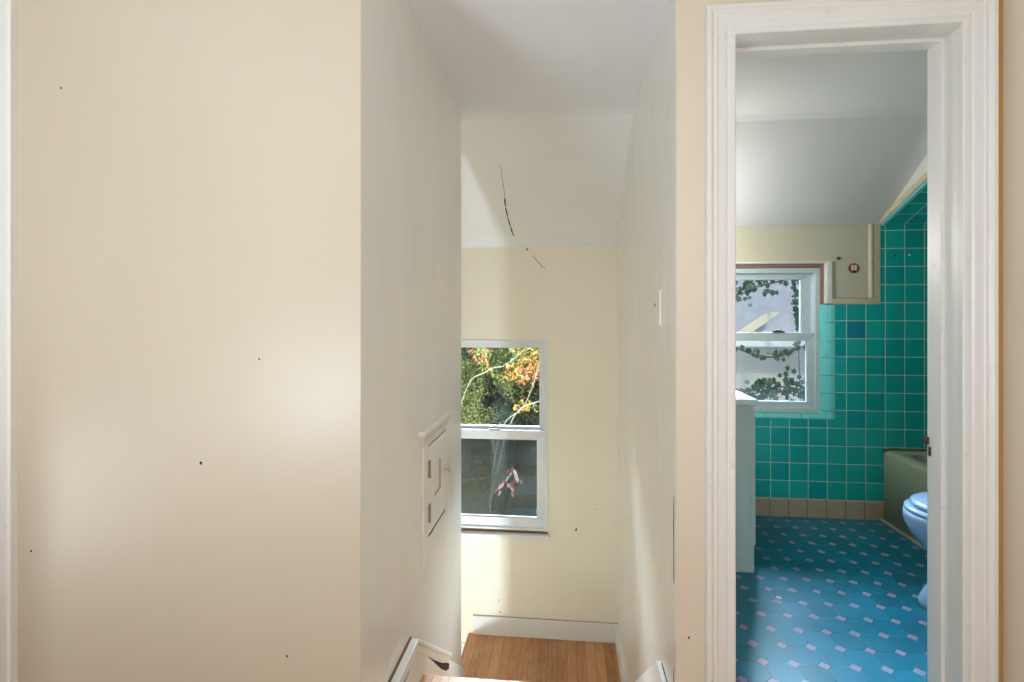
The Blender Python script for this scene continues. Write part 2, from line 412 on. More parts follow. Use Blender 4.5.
for k in range(1, 5):
    x = -.612-.25*(k-1)
    shift(MB().box(x-.26, x-.0, 2.51, YF, -.835-RZ*k-.03, -.835-RZ*k), st.location).build('tread', M['wood'], st)
    shift(MB().box(x-.014, x, 2.51, YF, -.835-RZ*k, -.835-RZ*(k-1)-.024), st.location).build('riser', M['trimold'], st)
MB().box(-2.0, XR+.1, -.4, YF+.1, -2.72, -2.6).build('floor_downstairs', M['wood'], kind='structure')

# ------------------------------------------------------------------ walls
W1 = (-.80, -.121, -.163, 1.073)           # stair window opening x0,x1,z0,z1
W2 = (.83, 1.556, .627, 1.555)             # bathroom window opening
def dots(mb, pts, axis, a, out):
    for p in pts:
        r = p[2]; ring = [(p[0]+r*math.cos(2*PI*k/7), p[1]+r*1.3*math.sin(2*PI*k/7)) for k in range(7)]
        mb.prism(ring, axis, a, a+out)
m = MB().box(XH-.1, XL, YL, YL+.005, -.24, ZC+.1).box(XH-.1, XL-.112, YL+.005, YL+.11, -.24, ZC+.1)
m.cur = 1; dots(m, [(-1.329, 1.837, .003), (-.933, .858, .004), (-1.417, .61, .003), (-.701, .379, .003), (-.775, 1.126, .0025)], 'y', YL-.0006, .002)
m.build('wall_front_left', [M['cream'], M['dark']], kind='structure', bevel=.003)
MB().box(XL-.112, XL, YL+.005, 2.50, -2.6, ZC+.1).build('wall_stair_left', M['cream_stair'], kind='structure', bevel=.004)
# right of the stairs: profile follows the roof slope; a paint chip line near its hall corner
prof = [(YD+.005, -2.6), (YF, -2.6), (YF, 1.70), (2.62, ZC+.0), (2.62, ZC+.08), (YD+.005, ZC+.08)]
m = MB().prism(prof, 'x', XR, XR+.06)
m.cur = 1
m.prism([(1.600, .64), (1.604, .70), (1.607, .62), (1.604, .55), (1.606, .47), (1.600, .44), (1.602, .55)], 'x', XR-.001, XR+.001)
m.prism([(1.600, .19), (1.604, .17), (1.603, .10), (1.599, .12)], 'x', XR-.001, XR+.001)
m.build('wall_stair_right', [M['cream_stair'], M['dark']], kind='structure')
MB().prism([(YD+.144, -.2), (YF, -.2), (YF, 1.783), (2.785, ZC), (2.785, ZC+.08), (YD+.144, ZC+.08)], 'x', XR+.06, XB).build('wall_bathroom_left', M['bathwall'], kind='structure')
# wall holding the bathroom doorway
DX0, DX1, DZ = .480, 1.087, 2.04
m = MB().box(XR, XR+.06, YD, YD+.005, -.2, ZC+.1).wall_y(XR+.06, XW+.95, -.2, ZC+.1, YD, YD+.144, (DX0-.012, DX1+.012, -.2, DZ+.012))
m.cur = 1; dots(m, [(.34, .05, .004), (.352, .30, .003)], 'y', YD-.0006, .002)
m.build('wall_front_right', [M['tan'], M['dark']], kind='structure')
MB().box(1.1722, XW+.0001, YD-.0015, YD, 0, ZC).build('corner_shade', M['ochre'], kind='structure')  # ochre sheet paints the shade on the wall sliver beside the casing
MB().box(XW, XW+.1, -2.3, YD, -.2, ZC+.1).build('wall_right', M['tan'], kind='structure')
MB().wall_x(-2.3, YL, -.24, ZC+.1, XH-.1, XH, [(-1.0, -.24, .5, 1.62), (.28, 1.03, 0, 2.03)]).build('wall_left', M['cream'], kind='structure')
MB().box(XH-.1, XW+.1, -2.4, -2.3, -.24, ZC+.1).build('wall_back', M['cream'], kind='structure')
# next room beyond the hall's left doorway
MB().box(-3.3, XH-.1, -.1, 0, -.1, ZC).box(-3.3, XH-.1, 1.27, 1.37, -.1, ZC).box(-3.4, -3.3, -.1, 1.37, -.1, ZC).build('wall_side_room', M['cream'], kind='structure')
MB().box(-3.4, XH-.1, -.1, 1.37, -.24, 0).build('floor_side_room', M['wood'], kind='structure')
MB().box(-3.4, XH-.1, -.1, 1.37, ZC, ZC+.1).build('ceiling_side_room', M['ceil'], kind='structure')
# outer wall, stair part
m = MB().wall_y(-1.95, XR+.06, -2.6, 1.72, YF, YF+.16, W1)
m.cur = 1
dots(m, [(.057, -.137, .006), (.060, -.128, .004), (-.438, -.611, .003), (-.431, -.688, .004), (.18, .0, .003)], 'y', YF-.0006, .002)
m.tube(smoothpath([(-.300, YF, 1.70), (-.290, YF, 1.69), (-.275, YF, 1.672)]), .0012, 5)
m.tube(smoothpath([(-.262, YF, 1.662), (-.250, YF, 1.65)]), .004, 5)
m.tube(smoothpath([(-.217, YF, 1.613), (-.172, YF, 1.561), (-.155, YF, 1.540), (-.14, YF, 1.537)]), .0016, 5)
m.build('wall_far', [M['far'], M['dark']], kind='structure')
# outer wall, bathroom part: painted plaster behind, tile in front
MB().wall_y(XR+.06, 3.5, -.2, 1.80, YF+.012, YF+.16, (W2[0], 1.612, .575, 1.562)).box(1.601, 1.6121, YF+.012, YF+.16, 1.302, 1.562).build('wall_bathroom_far', M['bathwall'], kind='structure')
MB().box(-1.95, -1.85, -.3, YF+.16, -2.6, -.24).box(-1.95, -1.85, 1.37, YF+.16, -.24, ZC).build('wall_downstairs_left', M['far'], kind='structure')
MB().box(-1.95, XR+.06, -.4, -.3, -2.6, -.24).build('wall_downstairs_back', M['far'], kind='structure')
MB().box(XR+.06, XR+.16, -.4, YD, -2.6, -.24).build('wall_downstairs_right', M['far'], kind='structure')
MB().box(2.12, 2.22, YD+.144, 2.58, -.1, ZC).box(2.12, 3.5, 2.58, 2.62, -.1, ZC).box(3.4, 3.5, 2.62, YF, -.1, ZC).build('wall_bathroom_right', M['bathwall'], kind='structure')
# teal tile wainscot
TZ = 1.300
YT = YF
def ty(mb, x0, x1, z0, z1): return mb.box(x0, x1, YT, YT+.012, z0, z1)
m = MB()
ty(m, XB, W2[0]-.0, .113, TZ); ty(m, W2[0], 1.616, .113, .6009); ty(m, 1.609, 1.872, .612, TZ); ty(m, 1.872, 3.4, .113, 1.80)
ty(m, 1.616, 1.872, .113, .612)
m.box(XB, XB+.010, 1.72, YF, .113, TZ)
m.box(2.11, 2.12, 1.72, 2.58, .113, TZ)
m.box(2.13, 3.4, 2.62, 2.63, .113, 2.0); m.box(3.39, 3.4, 2.63, YF, .113, 1.9)
m.build('wall_tile_wainscot', M['walltile'], kind='structure')
m = MB()
m.prism([(YF+.01, 0), (YF-.004, 0), (YF-.004, .105), (YF, .113), (YF+.01, .113)], 'x', XB, 3.4)
m.box(XB, XB+.014, 1.72, YF, 0, .113); m.box(2.106, 2.12, 1.72, 2.58, 0, .113)
m.build('baseboard_bathroom', M['basetile'], kind='structure', bevel=.002)
# cream edging round the painted patch of the bathroom wall
m = MB()
m.box(1.840, 1.873, YF-.002, YF+.012, 1.30, 1.79)
m.box(1.60, 1.8399, YF-.002, YF+.012, 1.30, 1.333)
m.build('trim_1', M['creamtile'], kind='structure', bevel=.001)
m = MB()
for z0 in (1.336, 1.446, 1.556, 1.666):
    arc = [(1.812+.030*(1-math.cos(a))/1.0*0.5*2*.5, YF+.012-.016*math.sin(a)) for a in [PI*k/8 for k in range(9)]]
    m.prism(arc, 'z', z0+.001, z0+(.109 if z0 < 1.66 else .120))
for x0 in (1.60, 1.708):
    arc = [(YF+.012-.008*math.sin(a), 1.333+.005*(1-math.cos(a))) for a in [PI*k/8 for k in range(9)]]
    m.prism(arc, 'x', x0, x0+.104)
m.build('trim_2', M['creamtile'], kind='structure', smooth=False)
# teal bullnose reveal of the bathroom window: right side and sill
def quarter(cx, cy, r, n=7):   # from +X face turning into the opening
    return [(cx - r*math.sin(a), cy - r*math.cos(a)) for a in [PI/2*k/n for k in range(n+1)]]
m = MB()
zs = [.600, .648, .756, .866, .974, 1.082, 1.190, 1.299]
for a, c in zip(zs, zs[1:]):
    q = quarter(1.606, YF+.058, .060)
    m.prism([(1.616, YF-.002)]+q+[(1.546, YF+.16), (1.60, YF+.16), (1.616, YF+.02)], 'z', a+.0015, c-.0015)
m.build('trim_3', M['tealbull'], kind='structure', smooth=False)
m = MB()
x = W2[0]-.06
while x < 1.60:
    e = min(x+.1096, 1.610)
    q = [(YF+.055-.057*math.cos(a), .603+.024*math.sin(a)) for a in [PI/2*k/7 for k in range(8)]]
    m.prism([(YF+.10, .601), (YF-.002, .601)]+q+[(YF+.12, .627)], 'x', x+.0015, e-.0015); x = e
m.build('trim_4', M['tealbull'], kind='structure', smooth=False)
# white plaster edge around the upper part of the bathroom window
m = MB()
m.box(1.568, 1.602, YF-.003, YF+.155, 1.302, 1.563).box(W2[0]-.05, 1.568, YF-.002, YF+.155, 1.549, 1.563)
m.build('trim_6', M['trimold'], kind='structure', bevel=.005)
m = MB().box(1.5535, 1.569, YF+.035, YF+.15, 1.30, 1.550).box(W2[0], 1.5535, YF+.035, YF+.15, 1.527, 1.550)
m.build('trim_7', M['brownwood'], kind='structure')

# ------------------------------------------------------------------ ceilings
def ceil(name, x0, x1, y0, fold, zend, mat, extra=None):
    m = MB(); NX = 12
    prof = [(y0, ZC), (fold-.12, ZC), (fold-.05, ZC-.004), (fold, ZC-.018), (fold+.05, ZC-.052)]
    # straight slope to the outer wall
    zs_ = ZC-.052; ys_ = fold+.05
    sl_ = (zend-zs_)/(YF-ys_)
    prof += [(YF-.045, zend-.045*sl_), (YF-.024, zend-.024*sl_-.004), (YF-.008, zend-.016), (YF, zend-.034), (YF+.02, zend-.034)] if name == 'ceiling_stair' else [(YF, zend), (YF+.02, zend)]
    prof += [(YF+.02, zend+.16), (fold+.02, ZC+.12), (y0, ZC+.12)]
    m.prism(prof, 'x', x0, x1)
    if extra: extra(m)
    return m.build(name, [mat, M['dark']], kind='structure')
def crack(m):
    m.cur = 1
    sl = lambda y: ZC-.052+(y-2.65)*(1.705-ZC+.052)/(YF-2.65)
    P = [(-.36, y, sl(y)-.0005) for y in (2.84, 2.894, 2.96, 3.014, 3.077)]
    m.tube(smoothpath(P), [.0006+.0006*min(1, i/12) for i in range(25)], 5)
    P = [(-.364, 3.05, sl(3.05)), (-.3645, 3.08, sl(3.08)), (-.362, 3.10, sl(3.10))]
    m.tube(smoothpath(P), .0035, 5)
    P = [(-.3645, 3.11, sl(3.11)), (-.361, 3.157, sl(3.157)), (-.356, 3.213, sl(3.213)), (-.349, 3.255, sl(3.255)), (-.342, 3.30, sl(3.30)), (-.336, 3.315, sl(3.315))]
    m.tube(smoothpath(P), [.0022+.0028*abs(math.sin(i*1.3)*math.sin(i*.37)) for i in range(31)], 5)
ceil('ceiling_stair', -1.95, XR+.06, YD, 2.60, 1.705, M['ceil'], crack)
co = bpy.data.objects['ceiling_stair']; co.data.materials.append(paint('slope_paint', lin(236, 238, 238), .5, bstr=.3, stretch=(1, 1, 1)))
for p in co.data.polygons:
    if p.material_index == 0 and p.normal.z < .2 and p.center.y > 2.62: p.material_index = 2
MB().box(XH-.1, XW+.1, -2.4, YD, ZC, ZC+.12).box(-1.95, XH-.1, 1.37, YD+.02, ZC, ZC+.12).build('ceiling_hall', M['ceil'], kind='structure')
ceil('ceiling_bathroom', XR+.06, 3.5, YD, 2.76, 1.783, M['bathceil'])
# tiled soffit over the tub
def sof(y): return 1.779+(YF-y)*.40
m = MB().prism([(YF, sof(YF)), (2.63, sof(2.63)), (2.63, ZC-.005), (2.80, ZC-.03), (YF, 1.80)], 'x', 1.884, 3.4)
m.build('ceiling_tub_soffit', M['walltile'], kind='structure')
m = MB().prism([(YF-.001, sof(YF)+.030), (2.63, sof(2.63)+.035), (2.63, ZC-.005), (2.80, ZC-.03), (YF, 1.80+.02)], 'x', 1.872, 1.884)
m.build('wall_soffit_face', M['trimold'], kind='structure')
m = MB()
y = YF
while y > 2.66:
    e = max(y-.108, 2.63)
    m.prism([(y-.001, sof(y)-.002), (e+.001, sof(e)-.002), (e+.001, sof(e)+.036), (y-.001, sof(y)+.036)], 'x', 1.862, 1.886); y = e
m.build('trim_8', M['creamtile'], kind='structure', bevel=.006)
MB().prism([(YF-.001, sof(YF)-.012), (2.63, sof(2.63)-.012), (2.63, sof(2.63)-.001), (YF-.001, sof(YF)-.001)], 'x', 1.874, 1.900).build('trim_9', M['tealbull'], kind='structure', bevel=.004)
MB().box(1.885, 1.905, YF-.002, YF+.011, .113, 1.792).build('trim_14', M['creamtile'], kind='structure') if False else None

# ------------------------------------------------------------------ bathroom doorway
door = root_at('door_1', (.784, YD, 0)); door['kind'] = 'structure'
PROF = [(0, 0), (0, .010), (.003, .013), (.016, .013), (.019, .010), (.024, .010), (.030, .013), (.052, .015), (.056, .018), (.060, .018), (.064, .015), (.070, .019), (.074, .023), (.084, .023), (.087, .020), (.087, 0)]
PROF = [(u*.95, v) for u, v in PROF]
def casing(xl, xr, zt, prof, y, z0=0):
    m = MB(); n = len(prof)
    for u, v in prof:
        m.v += [(xl-u, y-v, z0), (xl-u, y-v, zt+u), (xr+u, y-v, zt+u), (xr+u, y-v, z0)]
    for i in range(n-1):
        for k in range(3): m.face([i*4+k, i*4+k+1, (i+1)*4+k+1, (i+1)*4+k])
    m.face([i*4 for i in range(n)]); m.face([i*4+3 for i in range(n)][::-1])
    return m
shift(casing(DX0, DX1-.008, DZ, PROF, YD), door.location).build('casing', M['trim'], door)
m = MB().box(DX0-.012, DX0, YD-.001, YD+.146, 0, DZ).box(DX1, DX1+.012, YD-.001, YD+.146, 0, DZ).box(DX0-.012, DX1+.012, YD-.001, YD+.146, DZ, DZ+.012)
shift(m, door.location).build('jamb', M['trim'], door, bevel=.002)
m = MB()
for a, c, t in ((.070, .108, .011), ):
    m.box(DX0, DX0+t*.2, YD+a, YD+c, 0, DZ-t).box(DX1-t, DX1, YD+a, YD+c, 0, DZ-t).box(DX0, DX1, YD+a, YD+c, DZ-t, DZ)
shift(m, door.location).build('stop', M['trim'], door, bevel=.002)
m = MB().box(DX1-.0015, DX1+.001, YD+.128, YD+.140, .812, .840)
m.box(DX1-.007, DX1, YD+.136, YD+.150, .846, .868)
shift(m, door.location).build('strike_plate', M['rust'], door, bevel=.0006)
for z in (1.85, .28):
    shift(MB().box(DX0-.001, DX0+.0012, YD+.110, YD+.143, z-.045, z+.045), door.location).build('hinge_mortise', M['trimold'], door)
# casing at the far left of the hall wall
m = MB(); pp = [(0, 0), (0, .018), (.006, .022), (.018, .022), (.022, .016), (.040, .016), (.046, .020), (.082, .020), (.086, 0)]
m.prism([(-1.457-u, YL-v) for u, v in pp], 'z', 0, ZC); m.build('trim_10', M['trim'], kind='structure')

# ------------------------------------------------------------------ baseboards and skirting
def bb(name, mb): return mb.build(name, M['skirt'], kind='structure', bevel=.003)
bb('baseboard_left', MB().box(-1.456, XL+.0, YL-.014, YL, 0, .19))
bb('baseboard_landing', MB().box(-.608, XR, YF-.014, YF, -.835, -.716))
bb('baseboard_landing_right', MB().box(XR-.014, XR, 2.50, YF-.014, -.835, -.716))
bb('baseboard_lower_stairs', MB().box(-1.8, -.642, YF-.014, YF, -1.9, -.899))
bb('baseboard_right', MB().box(XW-.014, XW, -2.3, YD-.03, 0, .19))
MB().box(-.608, XR, YF-.010, YF, -.716, -.713).build('trim_11', M['hingebrown'], kind='structure')
# left skirt board on the stair wall with its cap moulding
top = [(YL+.02, .186), (1.664, .186), (2.160, -.180), (2.175, -.200), (2.180, -.222)]
body = top + [(2.196, -.233), (2.50, -.470), (2.50, -1.0), (YL+.02, -1.0)]
m = MB().prism([(y, z) for y, z in body], 'x', XL, XL+.014)
m.cur = 1   # long dark paint chip low on the board
m.prism([(1.82, .028), (1.92, -.052), (2.03, -.135), (2.09, -.176), (2.14, -.205), (2.172, -.232), (2.168, -.252), (2.11, -.222), (2.06, -.182), (2.03, -.160), (1.95, -.088)], 'x', XL+.0138, XL+.0150)
m.prism([(1.48, .115), (1.56, .118), (1.62, .118), (1.56, .112), (1.47, .108)], 'x', XL+.0138, XL+.0150)
m.build('baseboard_stair_left', [M['skirt'], M['dark']], kind='structure', bevel=.002)
def strip(pts, w0, w1, x0, x1):
    m = MB(); off = lambda p, wv: (p[0], p[1]-wv)
    for a, b in zip(pts, pts[1:]):
        m.prism([off(a, w0), off(b, w0), off(b, w1), off(a, w1)], 'x', x0, x1)
    return m
cap = [(YL+.02, .186), (1.664, .186), (2.160, -.180)]
m = strip(cap, 0, .016, XL+.012, XL+.030); m2 = strip(cap, .016, .044, XL+.012, XL+.022)
for q in (m2,):
    b = len(m.v); m.v += q.v; m.f += [[i+b for i in f] for f in q.f]; m.mi += q.mi
m.build('trim_12', M['skirt'], kind='structure', bevel=.003)
strip([(YL+.02, .1905), (1.664, .1905)], 0, .005, XL, XL+.006).build('trim_13', M['caulk'], kind='structure')
# right skirt board
m = MB().prism([(YD+.02, .075), (1.80, .070), (1.815, .068), (2.47, -.47), (2.50, -.70), (2.50, -1.0), (YD+.02, -1.0)], 'x', XR-.016, XR)
m.cur = 1; m.prism([(YD+.03, .079), (1.80, .075), (1.80, .070), (YD+.03, .073)], 'x', XR-.002, XR)
m.build('baseboard_stair_right', [M['skirt'], M['dark']], kind='structure', bevel=.002)

# ------------------------------------------------------------------ windows
def sash(x0, x1, z0, z1, y, d, wl, wr, wb, wt):
    m = MB(); o = [(x0, z0), (x1, z0), (x1, z1), (x0, z1)]; i_ = [(x0+wl, z0+wb), (x1-wr, z0+wb), (x1-wr, z1-wt), (x0+wl, z1-wt)]
    for k in range(4):
        a, b, c, e = o[k], o[(k+1) % 4], i_[(k+1) % 4], i_[k]
        m.prism([a, b, c, e], 'y', y, y+d)
    return m
def pane(x0, x1, z0, z1, y): return MB().box(x0, x1, y, y+.004, z0, z1)
# stair window: frame front face close to the wall plane
w1 = root_at('window_1', (-.46, YF, -.163)); w1['kind'] = 'structure'; L1 = w1.location
x0, x1, z0, z1 = W1
shift(sash(x0, x1, z0+.012, z1, YF-.006, .12, .022, .022, .014, .016), L1).build('window_frame', M['vinyl'], w1, bevel=.003)
us = shift(sash(x0+.02, x1-.018, .455, z1-.012, YF+.050, .03, .036, .040, .049, .042), L1).build('upper_sash', M['vinyl'], w1, bevel=.004)
shift(pane(x0+.05, x1-.05, .495, z1-.045, YF+.062), L1).build('upper_pane', M['glass'], w1)
shift(sash(x0+.02, x1-.020, -.143, .486, YF+.010, .034, .036, .052, .066, .060), L1).build('lower_sash', M['vinyl'], w1, bevel=.004)
shift(pane(x0+.05, x1-.06, -.085, .435, YF+.026), L1).build('lower_pane', M['glass'], w1)
shift(pane(x0+.02, x1-.02, -.13, .50, YF+.105), L1).build('insect_screen', M['screen'], w1)
shift(MB().box(x1-.075, x1-.055, YF+.0, YF+.012, -.04, -.018).box(x1-.045, x1-.038, YF-.004, YF+.01, -.062, -.01), L1).build('sash_latch', M['vinyl'], w1)
shift(MB().box(-.5, -.43, YF-.004, YF+.012, .486, .497), L1).build('sash_lock', M['metal'], w1, bevel=.003)
shift(MB().box(x0-.04, x1+.012, YF-.045, YF+.02, z0-.030, z0-.006), L1).build('window_sill', M['skirt'], w1, bevel=.005)
shift(MB().box(x0, x1, YF+.0, YF+.10, z0-.006, z0+.012), L1).build('sill_gap', M['brownwood'], w1)
shift(MB().box(x0, x1, YF+.03, YF+.16, z0-.01, z0+.03), L1).build('outer_sill', M['vinyl'], w1)
# bathroom window: frame recessed
w2 = root_at('window_2', (1.2, YF+.05, .63)); w2['kind'] = 'structure'; L2 = w2.location
k = 1.012; x0, x1, z0, z1 = .83, 1.553, .628, 1.525
YW = YF+.045
shift(sash(x0, x1, z0, z1, YW, .10, .030, .030, .030, .030), L2).build('window_frame', M['vinyl_bath'], w2, bevel=.003)
shift(sash(x0+.02, x1-.034, 1.078, z1-.022, YW+.045, .03, .036, .062, .040, .048), L2).build('upper_sash', M['vinyl_bath'], w2, bevel=.004)
shift(pane(x0+.04, x1-.08, 1.11, z1-.06, YW+.058), L2).build('upper_pane', M['glass'], w2)
shift(sash(x0+.02, x1-.022, z0+.022, 1.125, YW+.010, .032, .036, .050, .045, .052), L2).build('lower_sash', M['vinyl_bath'], w2, bevel=.004)
shift(pane(x0+.04, x1-.06, z0+.06, 1.08, YW+.024), L2).build('lower_pane', M['glass'], w2)
shift(pane(x0+.02, x1-.02, z0+.02, 1.12, YW+.092), L2).build('insect_screen', M['screen_bath'], w2)
shift(MB().box(1.28, 1.345, YW+.004, YW+.03, 1.125, 1.136).tube([(1.29, YW+.01, 1.137), (1.33, YW+.008, 1.142)], .004), L2).build('sash_lock', M['metal'], w2)
# hall window behind the camera (left wall)
w3 = root_at('window_3', (XH-.03, -.62, .5)); w3['kind'] = 'structure'
m = MB()
for a in (('b', .50, .54), ('b', 1.58, 1.62), ('b', 1.04, 1.08)): m.box(XH-.07, XH-.01, -1.0, -.24, a[1], a[2])
m.box(XH-.07, XH-.01, -1.0, -.96, .5, 1.62).box(XH-.07, XH-.01, -.28, -.24, .5, 1.62)
shift(m, w3.location).build('window_frame', M['vinyl'], w3)
shift(MB().box(XH-.05, XH-.046, -.97, -.27, .53, 1.6), w3.location).build('pane', M['glass'], w3)

# ------------------------------------------------------------------ small access door on the stair wall
ad = root_at('access_door', (XL, 1.97, .60))
tag(ad, 'small painted cupboard door with knob, set low in the glossy wall left of the stairs', 'cupboard door')
A = ad.location
m = MB().box(XL, XL+.010, 1.790, 1.858, .360, .770)             # left casing strip
m.box(XL, XL+.011, 2.142, 2.165, .400, .770).box(XL, XL+.006, 1.858, 2.142, .400, .421)
shift(m, A).build('casing', M['cream_stair'], ad, bevel=.004)
def crown(z, d, g): return [(XL, 1.800-g, z), (XL+d*.55, 1.800-g, z), (XL+d*.55, 2.160+g*.4, z), (XL, 2.160+g*.4, z)]
m = MB().loft([crown(.765, .018, 0), crown(.772, .018, .0), crown(.790, .024, .018), crown(.808, .036, .034), crown(.812, .036, .036), crown(.818, .046, .044), crown(.836, .046, .044)])
shift(m, A).build('cornice', M['cream_stair'], ad, bevel=.002)
m = MB().box(XL, XL+.0015, 1.856, 2.143, .420, .768)
shift(m, A).build('reveal', M['dark'], ad)
dr = shift(MB().box(XL+.001, XL+.003, 1.864, 2.134, .438, .757), A).build('door_panel', M['cream_stair'], ad)
m = MB()   # stiles and rails standing around the sunk centre field
m.box(XL+.002, XL+.009, 1.864, 1.950, .438, .757).box(XL+.002, XL+.009, 2.055, 2.134, .438, .757)
m.box(XL+.002, XL+.009, 1.950, 2.055, .438, .545).box(XL+.002, XL+.009, 1.950, 2.055, .668, .757)
shift(m, A).build('door_rails', M['cream_stair'], ad, bevel=.002)
shift(MB().box(XL+.0031, XL+.0080, 2.046, 2.0549, .545, .668).box(XL+.0031, XL+.0080, 1.95, 2.055, .5449, .550), A).build('recess_shade', M['hingebrown'], ad)  # brown strips paint the shade along the sunk field's far and bottom edges
for z0_, z1_ in ((.647, .706), (.484, .546)):
    shift(MB().box(XL+.008, XL+.013, 1.862, 1.884, z0_, z1_).tube([(XL+.015, 1.862, z0_-.002), (XL+.015, 1.862, z1_+.002)], .004), A).build('hinge', M['hingebrown'], ad, bevel=.001)
def lathe_x(x, y, z, prof, n=14):
    return MB().loft([[(x+a, y+r*math.cos(2*PI*k/n), z+r*math.sin(2*PI*k/n)) for k in range(n)] for a, r in prof])
shift(lathe_x(XL+.009, 2.112, .607, [(0, .012), (.004, .012), (.006, .006), (.014, .006), (.018, .013), (.024, .015), (.029, .012), (.031, .004)]), A).build('knob', M['cream'], ad, smooth=True)

# ------------------------------------------------------------------ cover plate on the wall right of the stairs
sp = root_at('wall_plate', (XR, 1.865, 1.26))
tag(sp, 'cream blank cover plate with a dark centre hole on the wall right of the stairs', 'wall plate')
shift(MB().box(XR-.007, XR, 1.805, 1.925, 1.200, 1.322), sp.location).build('plate', M['cream_stair'], sp, bevel=.003)
shift(lathe_x(XR-.0085, 1.895, 1.272, [(0, .0055), (.003, .0055)]), sp.location).build('screw_hole', M['dark'], sp)

# ------------------------------------------------------------------ bathroom things
# round sticker and wall hook hole
sk = root_at('round_sticker', (1.73, YF+.011, 1.517))
tag(sk, 'small round red sticker with white emblem, beside the bathroom window', 'sticker')
def disc_y(x, z, rx, rz, y0, y1, n=24): return MB().prism([(x+rx*math.cos(2*PI*k/n), z+rz*math.sin(2*PI*k/n)) for k in range(n)], 'y', y0, y1)
S_ = sk.location
shift(disc_y(1.730, 1.517, .034, .031, YF+.0105, YF+.012), S_).build('disc', M['red'], sk)
shift(MB().box(1.714, 1.728, YF+.0095, YF+.0105, 1.506, 1.538).box(1.732, 1.745, YF+.0095, YF+.0105, 1.506, 1.538), S_).build('emblem_white', M['white'], sk)
shift(MB().box(1.728, 1.732, YF+.0095, YF+.0105, 1.502, 1.544).box(1.711, 1.714, YF+.0095, YF+.0105, 1.506, 1.538).box(1.745, 1.748, YF+.0095, YF+.0105, 1.506, 1.538).box(1.716, 1.743, YF+.0095, YF+.0105, 1.491, 1.501).box(1.714, 1.745, YF+.0095, YF+.0105, 1.538, 1.542), S_).build('emblem_black', M['black'], sk)
hk = MB().tube([(1.641, YF+.012, 1.578), (1.641, YF+.004, 1.578)], .011, 10).tube([(1.641, YF+.004, 1.578), (1.641, YF-.004, 1.574), (1.640, YF-.006, 1.566)], .003, 6).build('wall_anchor', M['metal'])
tag(hk, 'tiny metal anchor left in the painted bathroom wall above the round sticker', 'wall anchor')
for i, (x, z) in enumerate(((1.955, 1.590), (2.035, 1.593))):
    o = MB().tube([(x, YF+.0, z), (x, YF-.003, z)], .006, 8).build('tile_plug', M['dark'] if i == 0 else M['white'])
    tag(o, ['dark screw plug in the teal tile above the tub', 'pale screw plug in the teal tile above the tub'][i], 'plug')

# vanity cabinet by the bathroom's left wall
va = root_at('vanity_cabinet', (.66, 2.95, 0))
tag(va, 'pale painted bathroom vanity cabinet below the window, its side towards the doorway', 'cabinet')
V = va.location
shift(MB().box(XB+.016, .872, 2.621, 3.28, .0, .803), V).build('body', M['vanity'], va, bevel=.002)
shift(MB().box(.872, .892, 2.621, 3.28, .0, .803), V).build('face_frame', M['vanity'], va, bevel=.002)
shift(MB().box(XB+.012, .904, 2.600, 3.30, .806, .834), V).build('countertop', M['counter'], va, bevel=.006)
shift(MB().box(XB+.012, XB+.034, 2.600, 3.30, .835, .93), V).build('backsplash', M['counter'], va, bevel=.004)
def ell(cx, cy, z, rx, ry, n=28): return [(cx+rx*math.cos(2*PI*k/n), cy+ry*math.sin(2*PI*k/n), z) for k in range(n)]
shift(MB().loft([ell(.665, 2.95, .835, .19, .24), ell(.665, 2.95, .846, .185, .235), ell(.665, 2.95, .846, .165, .215), ell(.665, 2.95, .837, .15, .2), ell(.665, 2.95, .836, .02, .02)]), V).build('basin', M['counter'], va, smooth=True)
shift(MB().tube(smoothpath([(.49, 2.95, .834), (.49, 2.95, .93), (.52, 2.95, .965), (.58, 2.95, .955)]), .012), V).build('faucet', M['metal'], va, smooth=True)
for y0_, y1_ in ((2.65, 2.94), (2.96, 3.25)):
    d = shift(MB().box(.892, .908, y0_, y1_, .12, .76), V).build('door', M['vanity'], va, bevel=.003)
    shift(lathe_x(.908, y1_-.03 if y0_ < 2.8 else y0_+.03, .62, [(0, .006), (.012, .006), (.018, .014), (.024, .012), (.026, .002)]), V).build('knob', M['metal'], d, smooth=True)

# toilet facing left, in front of the tub
to = root_at('toilet', (1.76, 2.40, 0))
tag(to, 'pale blue toilet with closed lid, half hidden by the door casing beside the tub', 'toilet')
T = to.location
def egg(cx, z, lf, lb, hw, n=36, cy=2.40, p=2.0):
    r = []; cx += .028
    for k in range(n):
        a = 2*PI*k/n; c_ = math.cos(a); s_ = math.sin(a)
        ex = lf if c_ < 0 else lb
        r.append((cx+ex*math.copysign(abs(c_)**(2/p), c_), cy+hw*math.copysign(abs(s_)**(2/p), s_), z))
    return r
rings = [egg(1.72, 0, .255, .22, .115), egg(1.72, .02, .255, .22, .118), egg(1.72, .06, .235, .21, .105), egg(1.72, .12, .185, .21, .098), egg(1.71, .18, .18, .22, .105),
         egg(1.69, .24, .20, .25, .135), egg(1.67, .30, .228, .28, .165), egg(1.66, .345, .238, .30, .182), egg(1.66, .375, .242, .30, .187), egg(1.66, .392, .240, .30, .186)]
shift(MB().loft(rings), T).build('bowl', M['porcelain'], to, smooth=True)
rings = [egg(1.66, .394, .232, .19, .182), egg(1.66, .398, .237, .19, .186), egg(1.66, .408, .237, .19, .186), egg(1.66, .413, .230, .185, .180)]
shift(MB().loft(rings), T).build('seat', M['porcelain'], to, smooth=True)
rings = [egg(1.675, .418, .222, .18, .176), egg(1.675, .422, .228, .18, .181), egg(1.675, .432, .226, .18, .180), egg(1.675, .440, .205, .17, .162), egg(1.675, .443, .14, .13, .11)]
shift(MB().loft(rings), T).build('lid', M['porcelain'], to, smooth=True)
